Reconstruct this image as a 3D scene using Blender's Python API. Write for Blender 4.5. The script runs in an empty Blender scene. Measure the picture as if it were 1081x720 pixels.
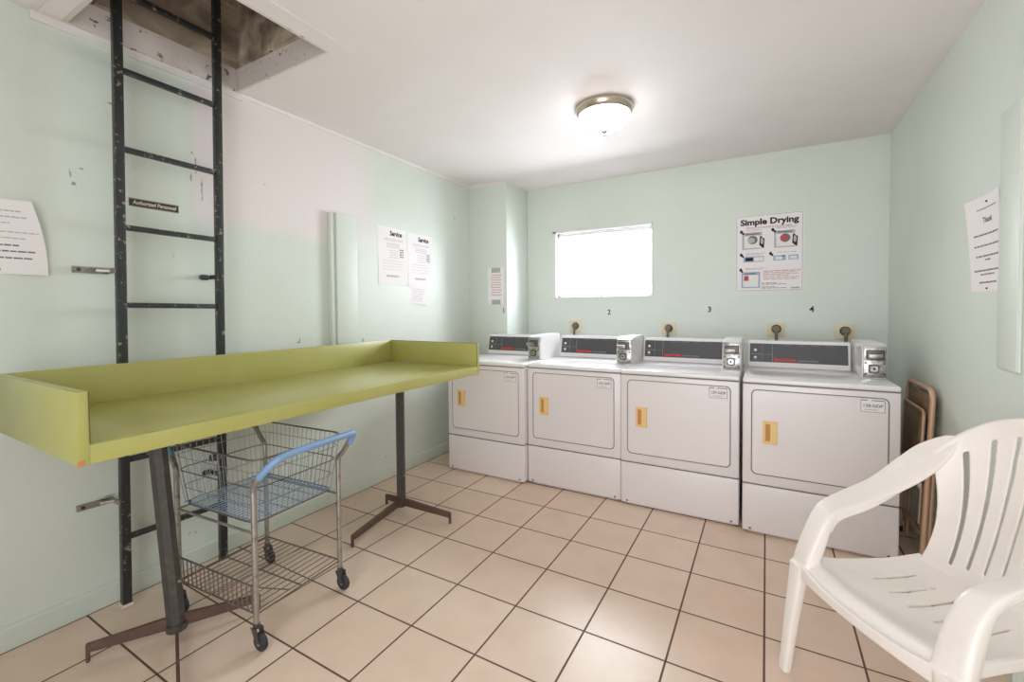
import bpy, bmesh, math, random
from mathutils import Vector, Matrix, Quaternion
random.seed(7)
PI = math.pi
scn = bpy.context.scene
COL = scn.collection

# ------------------------------------------------------------------ room measures (metres)
XL, XR, YB, H = -2.4724, .7239, 3.9229, 2.4335
YR = -1.15                      # rear wall behind the camera
COLX, COLY = -2.055, 3.511      # boxed column in the far left corner

# ------------------------------------------------------------------ materials
def sock(n, k): return n.inputs[k]
def mat(name, col, rough=.5, metal=0., spec=.5, noise=None, bump=None, coat=0.):
    """noise=(scale, second colour, amount)  bump=(scale, strength)"""
    m = bpy.data.materials.new(name); m.use_nodes = True
    nt = m.node_tree; b = nt.nodes['Principled BSDF']
    b.inputs['Base Color'].default_value = (*col, 1)
    b.inputs['Roughness'].default_value = rough
    b.inputs['Metallic'].default_value = metal
    b.inputs['Specular IOR Level'].default_value = spec
    b.inputs['Coat Weight'].default_value = coat
    tc = nt.nodes.new('ShaderNodeTexCoord')
    if noise:
        n = nt.nodes.new('ShaderNodeTexNoise'); n.inputs['Scale'].default_value = noise[0]
        n.inputs['Detail'].default_value = 6; n.inputs['Roughness'].default_value = .6
        nt.links.new(tc.outputs['Object'], n.inputs['Vector'])
        r = nt.nodes.new('ShaderNodeValToRGB')
        r.color_ramp.elements[0].position = noise[2]; r.color_ramp.elements[1].position = noise[3] if len(noise) > 3 else min(1, noise[2] + .3)
        r.color_ramp.elements[0].color = (*col, 1); r.color_ramp.elements[1].color = (*noise[1], 1)
        nt.links.new(n.outputs['Fac'], r.inputs['Fac']); nt.links.new(r.outputs['Color'], b.inputs['Base Color'])
    if bump:
        n2 = nt.nodes.new('ShaderNodeTexNoise'); n2.inputs['Scale'].default_value = bump[0]; n2.inputs['Detail'].default_value = 4
        nt.links.new(tc.outputs['Object'], n2.inputs['Vector'])
        bp = nt.nodes.new('ShaderNodeBump'); bp.inputs['Strength'].default_value = bump[1]; bp.inputs['Distance'].default_value = .01
        nt.links.new(n2.outputs['Fac'], bp.inputs['Height']); nt.links.new(bp.outputs['Normal'], b.inputs['Normal'])
    return m

def srgb(r, g, b):
    f = lambda c: (c/255/12.92) if c/255 <= .04045 else ((c/255+.055)/1.055)**2.4
    return (f(r), f(g), f(b))

MINT = srgb(217, 224, 216)
M = {}
M['wall'] = mat('mint wall paint', MINT, .45, noise=(1.3, srgb(212, 219, 209), .45, .7), bump=(35, .08))
M['ceiling'] = mat('ceiling paint', srgb(233, 226, 226), .7, noise=(1.1, srgb(226, 218, 216), .4, .75), bump=(30, .06))
M['base'] = mat('mint baseboard paint', srgb(210, 217, 207), .4, noise=(9, srgb(178, 190, 180), .6, .85))
M['white'] = mat('white enamel', srgb(232, 229, 230), .16, coat=.2)
M['dryer'] = mat('dryer enamel', srgb(226, 219, 219), .3, coat=.15)
M['gap'] = mat('dark seam', srgb(112, 104, 104), .7)
M['shadow'] = mat('dark recess', srgb(30, 28, 27), .8)
M['panel'] = mat('charcoal control panel', srgb(74, 74, 76), .35)
M['panel_line'] = mat('panel grey line', srgb(150, 150, 150), .5)
M['red'] = mat('red print', srgb(225, 50, 40), .5)
M['tan'] = mat('tan plastic', srgb(232, 196, 132), .45)
M['tan_dark'] = mat('tan recess', srgb(196, 140, 70), .55)
M['chrome'] = mat('brushed chrome', srgb(190, 188, 184), .28, .9, noise=(60, srgb(130, 128, 124), .45, .7))
M['steel_dark'] = mat('dark worn steel', srgb(96, 94, 92), .4, .7)
M['grey_metal'] = mat('grey zinc plated metal', srgb(168, 162, 156), .35, .75, noise=(30, srgb(110, 102, 96), .5, .75))
M['green'] = mat('olive green laminate', srgb(172, 170, 96), .3, noise=(6, srgb(178, 174, 106), .4, .7))
M['green_edge'] = mat('laminate edge brown', srgb(96, 84, 44), .5)
M['chip'] = mat('bare chipped wood', srgb(190, 134, 84), .8)
M['legpaint'] = mat('dark bronze leg paint', srgb(74, 70, 66), .42, .2, noise=(28, srgb(96, 88, 82), .5, .75), bump=(120, .1))
M['footpaint'] = mat('brown foot paint', srgb(96, 74, 66), .42, .2, noise=(20, srgb(112, 86, 76), .5, .7))
M['ladder'] = mat('chipped black ladder paint', srgb(50, 52, 52), .38, .1, noise=(42, srgb(156, 146, 126), .60, .66), bump=(80, .2))
M['bluegrip'] = mat('blue vinyl grip', srgb(128, 160, 200), .45)
M['bluewire'] = mat('pale blue coated wire', srgb(150, 180, 206), .4, .2)
M['wire'] = mat('dull wire', srgb(124, 112, 108), .4, .6)
M['basketwire'] = mat('grey blue wire', srgb(142, 146, 156), .4, .5)
M['rubber'] = mat('black rubber', srgb(48, 48, 50), .6)
M['plastic'] = mat('white monobloc plastic', srgb(238, 230, 224), .36, coat=.1, noise=(7, srgb(233, 223, 215), .5, .8))
M['paper'] = mat('white paper', srgb(240, 234, 236), .8)
M['ink'] = mat('grey print', srgb(120, 114, 116), .9)
M['ink_dark'] = mat('black print', srgb(44, 42, 46), .9)
M['ink_faint'] = mat('faint print', srgb(188, 182, 186), .9)
M['ink_red'] = mat('rust print', srgb(196, 140, 130), .9)
M['shirt'] = mat('muted red print', srgb(190, 84, 84), .8)
M['ink_blue'] = mat('pale blue print', srgb(160, 180, 204), .9)
M['tape'] = mat('grey tape', srgb(172, 174, 172), .5)
M['plaque'] = mat('dark brown plaque', srgb(58, 48, 36), .4)
M['cream'] = mat('cream letters', srgb(222, 214, 196), .6)
M['outlet'] = mat('almond outlet plate', srgb(226, 214, 180), .4)
M['cord'] = mat('grey brown cord', srgb(120, 110, 100), .5)
M['bronze'] = mat('tan painted metal', srgb(206, 170, 142), .4, .3)
M['brownpan'] = mat('brown metal panel', srgb(146, 122, 94), .45, .2, noise=(14, srgb(122, 100, 76), .4, .7))
M['nickel'] = mat('brushed nickel', srgb(196, 186, 170), .25, .9)
M['pin'] = mat('blue black push pin', srgb(40, 42, 80), .4)
M['label'] = mat('label white', srgb(232, 227, 228), .5)

def wood_mat():
    m = bpy.data.materials.new('old attic board'); m.use_nodes = True; nt = m.node_tree
    b = nt.nodes['Principled BSDF']; b.inputs['Roughness'].default_value = .85
    tc = nt.nodes.new('ShaderNodeTexCoord'); mp = nt.nodes.new('ShaderNodeMapping'); mp.inputs['Scale'].default_value = (3, 2.2, 4.5)
    nt.links.new(tc.outputs['Object'], mp.inputs['Vector'])
    n = nt.nodes.new('ShaderNodeTexNoise'); n.inputs['Scale'].default_value = 1.6; n.inputs['Detail'].default_value = 9; n.inputs['Distortion'].default_value = .6
    nt.links.new(mp.outputs['Vector'], n.inputs['Vector'])
    r = nt.nodes.new('ShaderNodeValToRGB'); e = r.color_ramp.elements
    e[0].position = .3; e[0].color = (*srgb(112, 98, 86), 1); e[1].position = .7; e[1].color = (*srgb(222, 208, 190), 1)
    e2 = e.new(.5); e2.color = (*srgb(172, 154, 138), 1)
    nt.links.new(n.outputs['Fac'], r.inputs['Fac']); nt.links.new(r.outputs['Color'], b.inputs['Base Color'])
    return m
M['wood'] = wood_mat()
M['oldwhite'] = mat('scuffed white board', srgb(218, 208, 202), .6, noise=(30, srgb(110, 92, 80), .62, .68))

def floor_mat():
    m = bpy.data.materials.new('beige ceramic tile'); m.use_nodes = True; nt = m.node_tree
    b = nt.nodes['Principled BSDF']
    tc = nt.nodes.new('ShaderNodeTexCoord'); mp = nt.nodes.new('ShaderNodeMapping')
    s = .307
    mp.inputs['Location'].default_value = (1.2272 + s*12, -1.6229 + s*12, 0)
    nt.links.new(tc.outputs['Object'], mp.inputs['Vector'])
    br = nt.nodes.new('ShaderNodeTexBrick'); br.offset = 0; br.squash = 1
    br.inputs['Scale'].default_value = 1; br.inputs['Brick Width'].default_value = s; br.inputs['Row Height'].default_value = s
    br.inputs['Mortar Size'].default_value = .004; br.inputs['Mortar Smooth'].default_value = .15; br.inputs['Bias'].default_value = 0
    br.inputs['Color1'].default_value = (*srgb(226, 200, 180), 1); br.inputs['Color2'].default_value = (*srgb(232, 208, 190), 1)
    br.inputs['Mortar'].default_value = (*srgb(98, 74, 62), 1)
    nt.links.new(mp.outputs['Vector'], br.inputs['Vector'])
    n = nt.nodes.new('ShaderNodeTexNoise'); n.inputs['Scale'].default_value = 7; n.inputs['Detail'].default_value = 8
    nt.links.new(tc.outputs['Object'], n.inputs['Vector'])
    r = nt.nodes.new('ShaderNodeValToRGB'); r.color_ramp.elements[0].color = (.88, .86, .84, 1); r.color_ramp.elements[1].color = (1, 1, 1, 1)
    r.color_ramp.elements[0].position = .3; r.color_ramp.elements[1].position = .6
    nt.links.new(n.outputs['Fac'], r.inputs['Fac'])
    mx = nt.nodes.new('ShaderNodeMixRGB'); mx.blend_type = 'MULTIPLY'; mx.inputs[0].default_value = .5
    nt.links.new(br.outputs['Color'], mx.inputs[1]); nt.links.new(r.outputs['Color'], mx.inputs[2])
    # a few small dark spots of wear
    n3 = nt.nodes.new('ShaderNodeTexNoise'); n3.inputs['Scale'].default_value = 16; n3.inputs['Detail'].default_value = 1
    nt.links.new(tc.outputs['Object'], n3.inputs['Vector'])
    r3 = nt.nodes.new('ShaderNodeValToRGB'); r3.color_ramp.elements[0].color = (1, 1, 1, 1); r3.color_ramp.elements[1].color = (.55, .42, .34, 1)
    r3.color_ramp.elements[0].position = .8; r3.color_ramp.elements[1].position = .83
    nt.links.new(n3.outputs['Fac'], r3.inputs['Fac'])
    mx2 = nt.nodes.new('ShaderNodeMixRGB'); mx2.blend_type = 'MULTIPLY'; mx2.inputs[0].default_value = 1
    nt.links.new(mx.outputs['Color'], mx2.inputs[1]); nt.links.new(r3.outputs['Color'], mx2.inputs[2])
    nt.links.new(mx2.outputs['Color'], b.inputs['Base Color'])
    mr = nt.nodes.new('ShaderNodeMapRange'); mr.inputs['To Min'].default_value = .3; mr.inputs['To Max'].default_value = .75
    nt.links.new(br.outputs['Fac'], mr.inputs['Value']); nt.links.new(mr.outputs['Result'], b.inputs['Roughness'])
    iv = nt.nodes.new('ShaderNodeMath'); iv.operation = 'SUBTRACT'; iv.inputs[0].default_value = 1
    nt.links.new(br.outputs['Fac'], iv.inputs[1])
    n4 = nt.nodes.new('ShaderNodeTexNoise'); n4.inputs['Scale'].default_value = 9; n4.inputs['Detail'].default_value = 3
    nt.links.new(tc.outputs['Object'], n4.inputs['Vector'])
    ad = nt.nodes.new('ShaderNodeMath'); ad.operation = 'MULTIPLY_ADD'; ad.inputs[1].default_value = .25
    nt.links.new(n4.outputs['Fac'], ad.inputs[0]); nt.links.new(iv.outputs[0], ad.inputs[2])
    bp = nt.nodes.new('ShaderNodeBump'); bp.inputs['Strength'].default_value = .35; bp.inputs['Distance'].default_value = .002
    nt.links.new(ad.outputs[0], bp.inputs['Height']); nt.links.new(bp.outputs['Normal'], b.inputs['Normal'])
    return m
M['floor'] = floor_mat()

def left_wall_mat():
    """mint paint with a roughly painted pinkish white patch, soft edged, and a few dark scuffs"""
    m = M['wall'].copy(); m.name = 'mint wall paint with white patch'; nt = m.node_tree
    b = nt.nodes['Principled BSDF']; base = b.inputs['Base Color'].links[0].from_socket
    tc = [n for n in nt.nodes if n.type == 'TEX_COORD'][0]
    sx = nt.nodes.new('ShaderNodeSeparateXYZ'); nt.links.new(tc.outputs['Object'], sx.inputs[0])
    n = nt.nodes.new('ShaderNodeTexNoise'); n.inputs['Scale'].default_value = 4.; n.inputs['Detail'].default_value = 5
    nt.links.new(tc.outputs['Object'], n.inputs['Vector'])
    def ramp(src, lo, hi, jitter):
        a = nt.nodes.new('ShaderNodeMath'); a.operation = 'MULTIPLY_ADD'; a.inputs[1].default_value = jitter
        nt.links.new(n.outputs['Fac'], a.inputs[0]); nt.links.new(src, a.inputs[2])
        r = nt.nodes.new('ShaderNodeMapRange'); r.interpolation_type = 'SMOOTHSTEP'
        r.inputs['From Min'].default_value = lo + jitter/2; r.inputs['From Max'].default_value = hi + jitter/2
        nt.links.new(a.outputs[0], r.inputs['Value']); return r.outputs['Result']
    y0 = ramp(sx.outputs['Y'], 1.12, 1.17, .06); y1 = ramp(sx.outputs['Y'], 2.45, 2.05, .2); z0 = ramp(sx.outputs['Z'], 1.66, 1.78, .16)
    p = nt.nodes.new('ShaderNodeMath'); p.operation = 'MULTIPLY'; nt.links.new(y0, p.inputs[0]); nt.links.new(y1, p.inputs[1])
    q = nt.nodes.new('ShaderNodeMath'); q.operation = 'MULTIPLY'; nt.links.new(p.outputs[0], q.inputs[0]); nt.links.new(z0, q.inputs[1])
    mx = nt.nodes.new('ShaderNodeMixRGB'); mx.inputs[2].default_value = (*srgb(230, 221, 220), 1)
    nt.links.new(q.outputs[0], mx.inputs[0]); nt.links.new(base, mx.inputs[1])
    n3 = nt.nodes.new('ShaderNodeTexNoise'); n3.inputs['Scale'].default_value = 9; n3.inputs['Detail'].default_value = 3
    nt.links.new(tc.outputs['Object'], n3.inputs['Vector'])
    r3 = nt.nodes.new('ShaderNodeValToRGB'); r3.color_ramp.elements[0].color = (1, 1, 1, 1); r3.color_ramp.elements[1].color = (.5, .5, .48, 1)
    r3.color_ramp.elements[0].position = .74; r3.color_ramp.elements[1].position = .77
    nt.links.new(n3.outputs['Fac'], r3.inputs['Fac'])
    mx2 = nt.nodes.new('ShaderNodeMixRGB'); mx2.blend_type = 'MULTIPLY'; mx2.inputs[0].default_value = 1
    nt.links.new(mx.outputs['Color'], mx2.inputs[1]); nt.links.new(r3.outputs['Color'], mx2.inputs[2])
    last = mx2.outputs['Color']
    for (yy, zz, ry, rz) in ((.70, 1.838, .006, .018), (.712, 1.795, .010, .008), (.735, 1.862, .012, .005), (.84, 2.17, .010, .006), (1.165, 1.99, .004, .05), (1.19, 1.88, .005, .06), (1.142, 1.93, .004, .03), (1.15, 2.05, .006, .008), (.78, .47, .03, .004), (.52, .80, .02, .003), (1.30, .33, .006, .006)):
        cmb = nt.nodes.new('ShaderNodeVectorMath'); cmb.operation = 'SUBTRACT'; cmb.inputs[1].default_value = (XL, yy, zz)
        nt.links.new(tc.outputs['Object'], cmb.inputs[0])
        sc = nt.nodes.new('ShaderNodeVectorMath'); sc.operation = 'MULTIPLY'; sc.inputs[1].default_value = (0, 1/ry, 1/rz); nt.links.new(cmb.outputs[0], sc.inputs[0])
        nz = nt.nodes.new('ShaderNodeTexNoise'); nz.inputs['Scale'].default_value = 60; nt.links.new(tc.outputs['Object'], nz.inputs['Vector'])
        ln = nt.nodes.new('ShaderNodeVectorMath'); ln.operation = 'LENGTH'; nt.links.new(sc.outputs[0], ln.inputs[0])
        ad = nt.nodes.new('ShaderNodeMath'); ad.operation = 'MULTIPLY_ADD'; ad.inputs[1].default_value = 2.2; nt.links.new(nz.outputs['Fac'], ad.inputs[0]); nt.links.new(ln.outputs['Value'], ad.inputs[2])
        mrr = nt.nodes.new('ShaderNodeMapRange'); mrr.inputs['From Min'].default_value = 1.5; mrr.inputs['From Max'].default_value = 2.1; mrr.inputs['To Min'].default_value = .75; mrr.inputs['To Max'].default_value = 0
        nt.links.new(ad.outputs[0], mrr.inputs['Value'])
        mm = nt.nodes.new('ShaderNodeMixRGB'); mm.inputs[2].default_value = (*srgb(112, 108, 102), 1); nt.links.new(mrr.outputs[0], mm.inputs[0]); nt.links.new(last, mm.inputs[1]); last = mm.outputs['Color']
    nt.links.new(last, b.inputs['Base Color'])
    return m
M['wall_left'] = left_wall_mat()

def emit(name, col, s):
    m = bpy.data.materials.new(name); m.use_nodes = True; nt = m.node_tree
    b = nt.nodes['Principled BSDF']; b.inputs['Base Color'].default_value = (*col, 1); b.inputs['Roughness'].default_value = .3
    b.inputs['Emission Color'].default_value = (*col, 1); b.inputs['Emission Strength'].default_value = s
    return m
M['lampglass'] = emit('lit frosted glass', (1., .97, .965), 7.5)
def glass():
    m = bpy.data.materials.new('window glass'); m.use_nodes = True; nt = m.node_tree
    out = nt.nodes['Material Output']; nt.nodes.remove(nt.nodes['Principled BSDF'])
    t = nt.nodes.new('ShaderNodeBsdfTransparent'); t.inputs['Color'].default_value = (.97, .98, .98, 1)
    g = nt.nodes.new('ShaderNodeBsdfGlossy'); g.inputs['Roughness'].default_value = .05
    mx = nt.nodes.new('ShaderNodeMixShader'); mx.inputs[0].default_value = .06
    nt.links.new(t.outputs[0], mx.inputs[1]); nt.links.new(g.outputs[0], mx.inputs[2]); nt.links.new(mx.outputs[0], out.inputs['Surface'])
    return m
M['glass'] = glass()

# ------------------------------------------------------------------ mesh helpers
class MB:
    def __init__(s): s.bm = bmesh.new()
    def box(s, x0, x1, y0, y1, z0, z1, bev=0., seg=2, mtx=None):
        t = bmesh.new(); bmesh.ops.create_cube(t, size=1)
        bmesh.ops.scale(t, vec=(abs(x1-x0), abs(y1-y0), abs(z1-z0)), verts=t.verts)
        bmesh.ops.translate(t, vec=((x0+x1)/2, (y0+y1)/2, (z0+z1)/2), verts=t.verts)
        if bev > 0: bmesh.ops.bevel(t, geom=t.edges[:], offset=bev, segments=seg, affect='EDGES', profile=.5)
        s.merge(t, mtx); return s
    def merge(s, t, mtx=None):
        if mtx is not None: bmesh.ops.transform(t, matrix=mtx, verts=t.verts)
        me = bpy.data.meshes.new('tmp'); t.to_mesh(me); t.free(); s.bm.from_mesh(me); bpy.data.meshes.remove(me)
    def tube(s, pts, r, n=10, closed=False, caps=True, smooth=0, sx=1.):
        pts = [Vector(p) for p in pts]
        if smooth: pts = catmull(pts, smooth, closed)
        N = len(pts); rs = r if isinstance(r, (list, tuple)) else [r]*N
        if len(rs) != N: rs = [rs[0] + (rs[-1]-rs[0])*i/(N-1) for i in range(N)]
        rings = []; up = None
        for i, p in enumerate(pts):
            if closed: d = (pts[(i+1) % N]-pts[i-1]).normalized()
            else: d = (pts[min(i+1, N-1)]-pts[max(i-1, 0)]).normalized()
            if up is None:
                a = Vector((0, 0, 1)) if abs(d.z) < .9 else Vector((1, 0, 0)); up = (a-d*a.dot(d)).normalized()
            else: up = (up-d*up.dot(d)).normalized()
            sd = d.cross(up)
            rings.append([s.bm.verts.new(p+(up*math.cos(2*PI*k/n)*sx+sd*math.sin(2*PI*k/n))*rs[i]) for k in range(n)])
        for i in range(N if closed else N-1):
            a, b = rings[i], rings[(i+1) % N]
            for k in range(n): s.bm.faces.new((a[k], a[(k+1) % n], b[(k+1) % n], b[k]))
        if caps and not closed:
            s.bm.faces.new(rings[0][::-1]); s.bm.faces.new(rings[-1])
        return s
    def lathe(s, prof, c, n=32, axis='z', caps=True):
        rings = []
        for r, h in prof:
            ring = []
            for k in range(n):
                a = 2*PI*k/n; u, v = r*math.cos(a), r*math.sin(a)
                if axis == 'z': p = (c[0]+u, c[1]+v, c[2]+h)
                elif axis == 'y': p = (c[0]+u, c[1]+h, c[2]+v)
                else: p = (c[0]+h, c[1]+u, c[2]+v)
                ring.append(s.bm.verts.new(p))
            rings.append(ring)
        for a, b in zip(rings, rings[1:]):
            for k in range(n): s.bm.faces.new((a[k], a[(k+1) % n], b[(k+1) % n], b[k]))
        if caps: s.bm.faces.new(rings[0][::-1]); s.bm.faces.new(rings[-1])
        return s
    def poly(s, pts): s.bm.faces.new([s.bm.verts.new(p) for p in pts]); return s
    def prism(s, pts, vec):
        """closed solid: polygon pts swept by vec"""
        v = Vector(vec); a = [s.bm.verts.new(p) for p in pts]; b = [s.bm.verts.new(Vector(p)+v) for p in pts]; n = len(a)
        s.bm.faces.new(a); s.bm.faces.new(b[::-1])
        for k in range(n): s.bm.faces.new((a[k], b[k], b[(k+1) % n], a[(k+1) % n]))
        return s
    def build(s, name, m, parent=None, smooth=False, origin=None, recalc=True):
        if recalc: bmesh.ops.recalc_face_normals(s.bm, faces=s.bm.faces)
        if origin is not None: bmesh.ops.translate(s.bm, vec=-Vector(origin), verts=s.bm.verts)
        me = bpy.data.meshes.new(name); s.bm.to_mesh(me); s.bm.free()
        me.materials.append(m)
        if smooth:
            me.polygons.foreach_set('use_smooth', [True]*len(me.polygons))
            try: me.set_sharp_from_angle(angle=math.radians(38))
            except Exception: pass
        o = bpy.data.objects.new(name, me); COL.objects.link(o)
        if origin is not None: o.location = origin
        if parent: o.parent = parent
        return o

def catmull(P, k, closed=False):
    out = []; n = len(P); R = range(n if closed else n-1)
    for i in R:
        p0 = P[(i-1) % n] if closed or i > 0 else P[0]*2-P[1]
        p1 = P[i]; p2 = P[(i+1) % n]
        p3 = P[(i+2) % n] if closed or i+2 < n else P[-1]*2-P[-2]
        for j in range(k):
            t = j/k
            out.append(.5*((2*p1)+(-p0+p2)*t+(2*p0-5*p1+4*p2-p3)*t*t+(-p0+3*p1-3*p2+p3)*t**3))
    if not closed: out.append(P[-1].copy())
    return out

def root(name, label, cat, loc=(0, 0, 0), group=None):
    o = bpy.data.objects.new(name, None); COL.objects.link(o); o.location = loc
    o.empty_display_size = .05
    return tag(o, label, cat, group)
def tag(o, label, cat, group=None):
    o['label'] = label; o['category'] = cat
    if group: o['group'] = group
    return o
def struct(o): o['kind'] = 'structure'; return o
def rel(parent, o):
    """child built in world coordinates under a parent that only has a location"""
    o.parent = parent; o.location = Vector(o.location)-Vector(parent.location); return o

def text_bm(txt, size, bold=0., shear=0., align='CENTER', width=None, ext=.0004):
    cu = bpy.data.curves.new('t', 'FONT'); cu.body = txt; cu.size = size; cu.align_x = align; cu.align_y = 'CENTER'
    cu.offset = bold; cu.shear = shear; cu.extrude = ext; cu.resolution_u = 3
    ob = bpy.data.objects.new('t', cu); COL.objects.link(ob)
    bpy.context.view_layer.update()
    me = bpy.data.meshes.new_from_object(ob.evaluated_get(bpy.context.evaluated_depsgraph_get()))
    bpy.data.objects.remove(ob); bpy.data.curves.remove(cu)
    bm = bmesh.new(); bm.from_mesh(me); bpy.data.meshes.remove(me)
    if width:
        xs = [v.co.x for v in bm.verts]; w = max(xs)-min(xs); bmesh.ops.scale(bm, vec=(width/w, 1, 1), verts=bm.verts)
    return bm

# frames: columns = right, up, normal (towards the room), origin
def frame(wall, p):
    if wall == 'left': r, n = Vector((0, 1, 0)), Vector((1, 0, 0))
    elif wall == 'right': r, n = Vector((0, -1, 0)), Vector((-1, 0, 0))
    else: r, n = Vector((1, 0, 0)), Vector((0, -1, 0))
    u = Vector((0, 0, 1)); m = Matrix((r, u, n)).transposed().to_4x4(); m.translation = Vector(p); return m

# ------------------------------------------------------------------ SETTING
T = .12
b = MB(); b.box(XL-T, XR+.45, YR-T, YB+T, -.1, 0); struct(b.build('floor', M['floor']))
HX0, HX1, HY0, HY1 = -2.455, -1.712, .680, 1.372       # hatch opening
b = MB()
b.box(XL-T, HX0, YR-T, YB+T, H, H+.1); b.box(HX1, XR+.45, YR-T, YB+T, H, H+.1)
b.box(HX0, HX1, YR-T, HY0, H, H+.1); b.box(HX0, HX1, HY1, YB+T, H, H+.1)
struct(b.build('ceiling', M['ceiling']))
b = MB(); b.box(XL-T, XL, YR-T, YB+T, 0, H); struct(b.build('wall_left', M['wall_left']))
b = MB(); b.box(XL, COLX, COLY, YB, 0, H, .004, 2); struct(b.build('wall_column', M['wall'], smooth=True))
WX0, WX1, WZ0, WZ1 = -1.783, -.845, 1.360, 2.001
b = MB()
b.box(XL, WX0, YB, YB+T, 0, H); b.box(WX1, XR, YB, YB+T, 0, H)
b.box(WX0, WX1, YB, YB+T, 0, WZ0); b.box(WX0, WX1, YB, YB+T, WZ1, H)
struct(b.build('wall_back', M['wall']))
JY, JX = 2.06, .95      # the right wall steps back out of the photo's view
b = MB(); b.box(XR, XR+T+.2, JY, YB+T, 0, H); b.box(JX, JX+T, YR, JY, 0, H); struct(b.build('wall_right', M['wall']))
DX0, DX1, DZ = -1.15, .90, 2.2  # added opening in the unseen rear wall, for the fill light
b = MB(); b.box(XL, DX0, YR-T, YR, 0, H); b.box(DX1, JX+T, YR-T, YR, 0, H); b.box(DX0, DX1, YR-T, YR, DZ, H)
struct(b.build('wall_rear', M['wall']))

def board(name, p, q, nrm, h=.09, t=.012):
    """baseboard from p to q, standing off the wall along nrm"""
    p, q, nrm = Vector(p), Vector(q), Vector(nrm)
    prof = [(0, 0), (t, 0), (t, h-.012), (t*.45, h-.002), (0, h)]
    b = MB(); b.prism([p+nrm*a+Vector((0, 0, z)) for a, z in prof], q-p)
    return struct(b.build(name, M['base']))
board('baseboard_left', (XL, YR, 0), (XL, COLY, 0), (1, 0, 0))
board('baseboard_back', (COLX, YB, 0), (XR, YB, 0), (0, -1, 0))
board('baseboard_right', (XR, JY, 0), (XR, YB-.012, 0), (-1, 0, 0))
# ceiling trim along the left wall
b = MB(); b.prism([(XL, 1.39, H), (XL+.018, 1.39, H), (XL+.014, 1.39, H-.012), (XL, 1.39, H-.018)], (0, COLY-1.39, 0))
b.box(XL, XL+.014, .60, 1.40, H-.034, H, .002)
struct(b.build('trim_1', M['ceiling']))
b = MB(); b.prism([(XL+.018, COLY, H), (XL+.018, COLY-.016, H), (XL+.018, COLY, H-.02)], (COLX-XL-.018, 0, 0))
struct(b.build('trim_2', M['ceiling']))

# window
win = struct(root('window_1', '', '')); del win['label']; del win['category']
b = MB(); fw = .035
b.box(WX0, WX0+fw, YB-.004, YB+.02, WZ0, WZ1, .002); b.box(WX1-.012, WX1, YB-.004, YB+.02, WZ0, WZ1, .002)
b.box(WX0, WX1, YB-.004, YB+.02, WZ1-.018, WZ1, .002); b.box(WX0, WX1, YB-.006, YB+.05, WZ0, WZ0+.016, .002)
b.build('window_casing', M['white'], win)
b = MB(); b.box(WX0, WX0+.034, YB+.019, YB+.053, WZ0+.01, WZ1-.002); b.box(WX1-.010, WX1, YB+.02, YB+.05, WZ0+.016, WZ1-.016); b.box(WX0, WX1, YB+.019, YB+.053, WZ1-.017, WZ1); b.build('window_lining', M['white'], win)
b = MB(); y0, y1 = YB+.05, YB+.085
b.box(WX0, WX0+.05, y0, y1, WZ0, WZ1, .003); b.box(WX1-.03, WX1, y0, y1, WZ0, WZ1, .003)
b.box(WX0, WX1, y0, y1, WZ1-.05, WZ1, .003); b.box(WX0, WX1, y0, y1, WZ0, WZ0+.03, .003)
b.build('window_frame', M['white'], win)
b = MB(); b.box(WX0+.05, WX1-.03, YB+.065, YB+.069, WZ0+.03, WZ1-.05); b.build('pane', M['glass'], win)
b = MB(); b.tube([(WX1-.035, YB+.04, WZ0+.14), (WX1-.034, YB+.038, WZ0+.09), (WX1-.022, YB+.036, WZ0+.055), (WX1-.01, YB+.04, WZ0+.05)], .003, 8, smooth=5)
b.build('window_latch', M['chrome'], win, True)
for sx_ in (WX0+.06, -1.31, WX1-.02):
    b = MB(); b.box(sx_-.006, sx_+.006, YB+.03, YB+.05, WZ0+.014, WZ0+.024, .002); b.build('sill_clip', M['steel_dark'], win)

# unseen doorway added to the rear wall as an inlet for fill light
dr = struct(root('added_doorway', '', '')); del dr['label']; del dr['category']
b = MB(); b.box(DX0-.06, DX0, YR-.02, YR+.015, 0, DZ+.06); b.box(DX1, DX1+.045, YR-.02, YR+.015, 0, DZ+.06); b.box(DX0, DX1, YR-.02, YR+.015, DZ, DZ+.06)
b.build('added_door_frame', M['white'], dr)

# hatch: white rim boards, attic shaft, boards on the ceiling round it
b = MB(); RZ = 2.545; t = .02
b.box(HX0, HX0+.012, HY0, HY1, H-.003, RZ); b.box(HX1-t, HX1, HY0, HY1, H-.003, RZ)
b.box(HX0+.012, HX1-t, HY0, HY0+t, H-.003, RZ); b.box(HX0+.012, HX1-t, HY1-.012, HY1, H-.003, RZ)
struct(b.build('trim_3', M['oldwhite']))
AZ = 3.25
b = MB()
b.box(HX0-.02, HX0+.004, HY0-.04, HY1+.04, RZ, AZ); b.box(HX1-.004, HX1+.02, HY0-.04, HY1+.04, RZ, AZ)
b.box(HX0, HX1, HY0-.03, HY0-.004, RZ, AZ); b.box(HX0, HX1, HY1-.006, HY1+.03, RZ, AZ)
b.box(HX0-.02, HX1+.02, HY0-.04, HY1+.04, AZ, AZ+.03)
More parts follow.
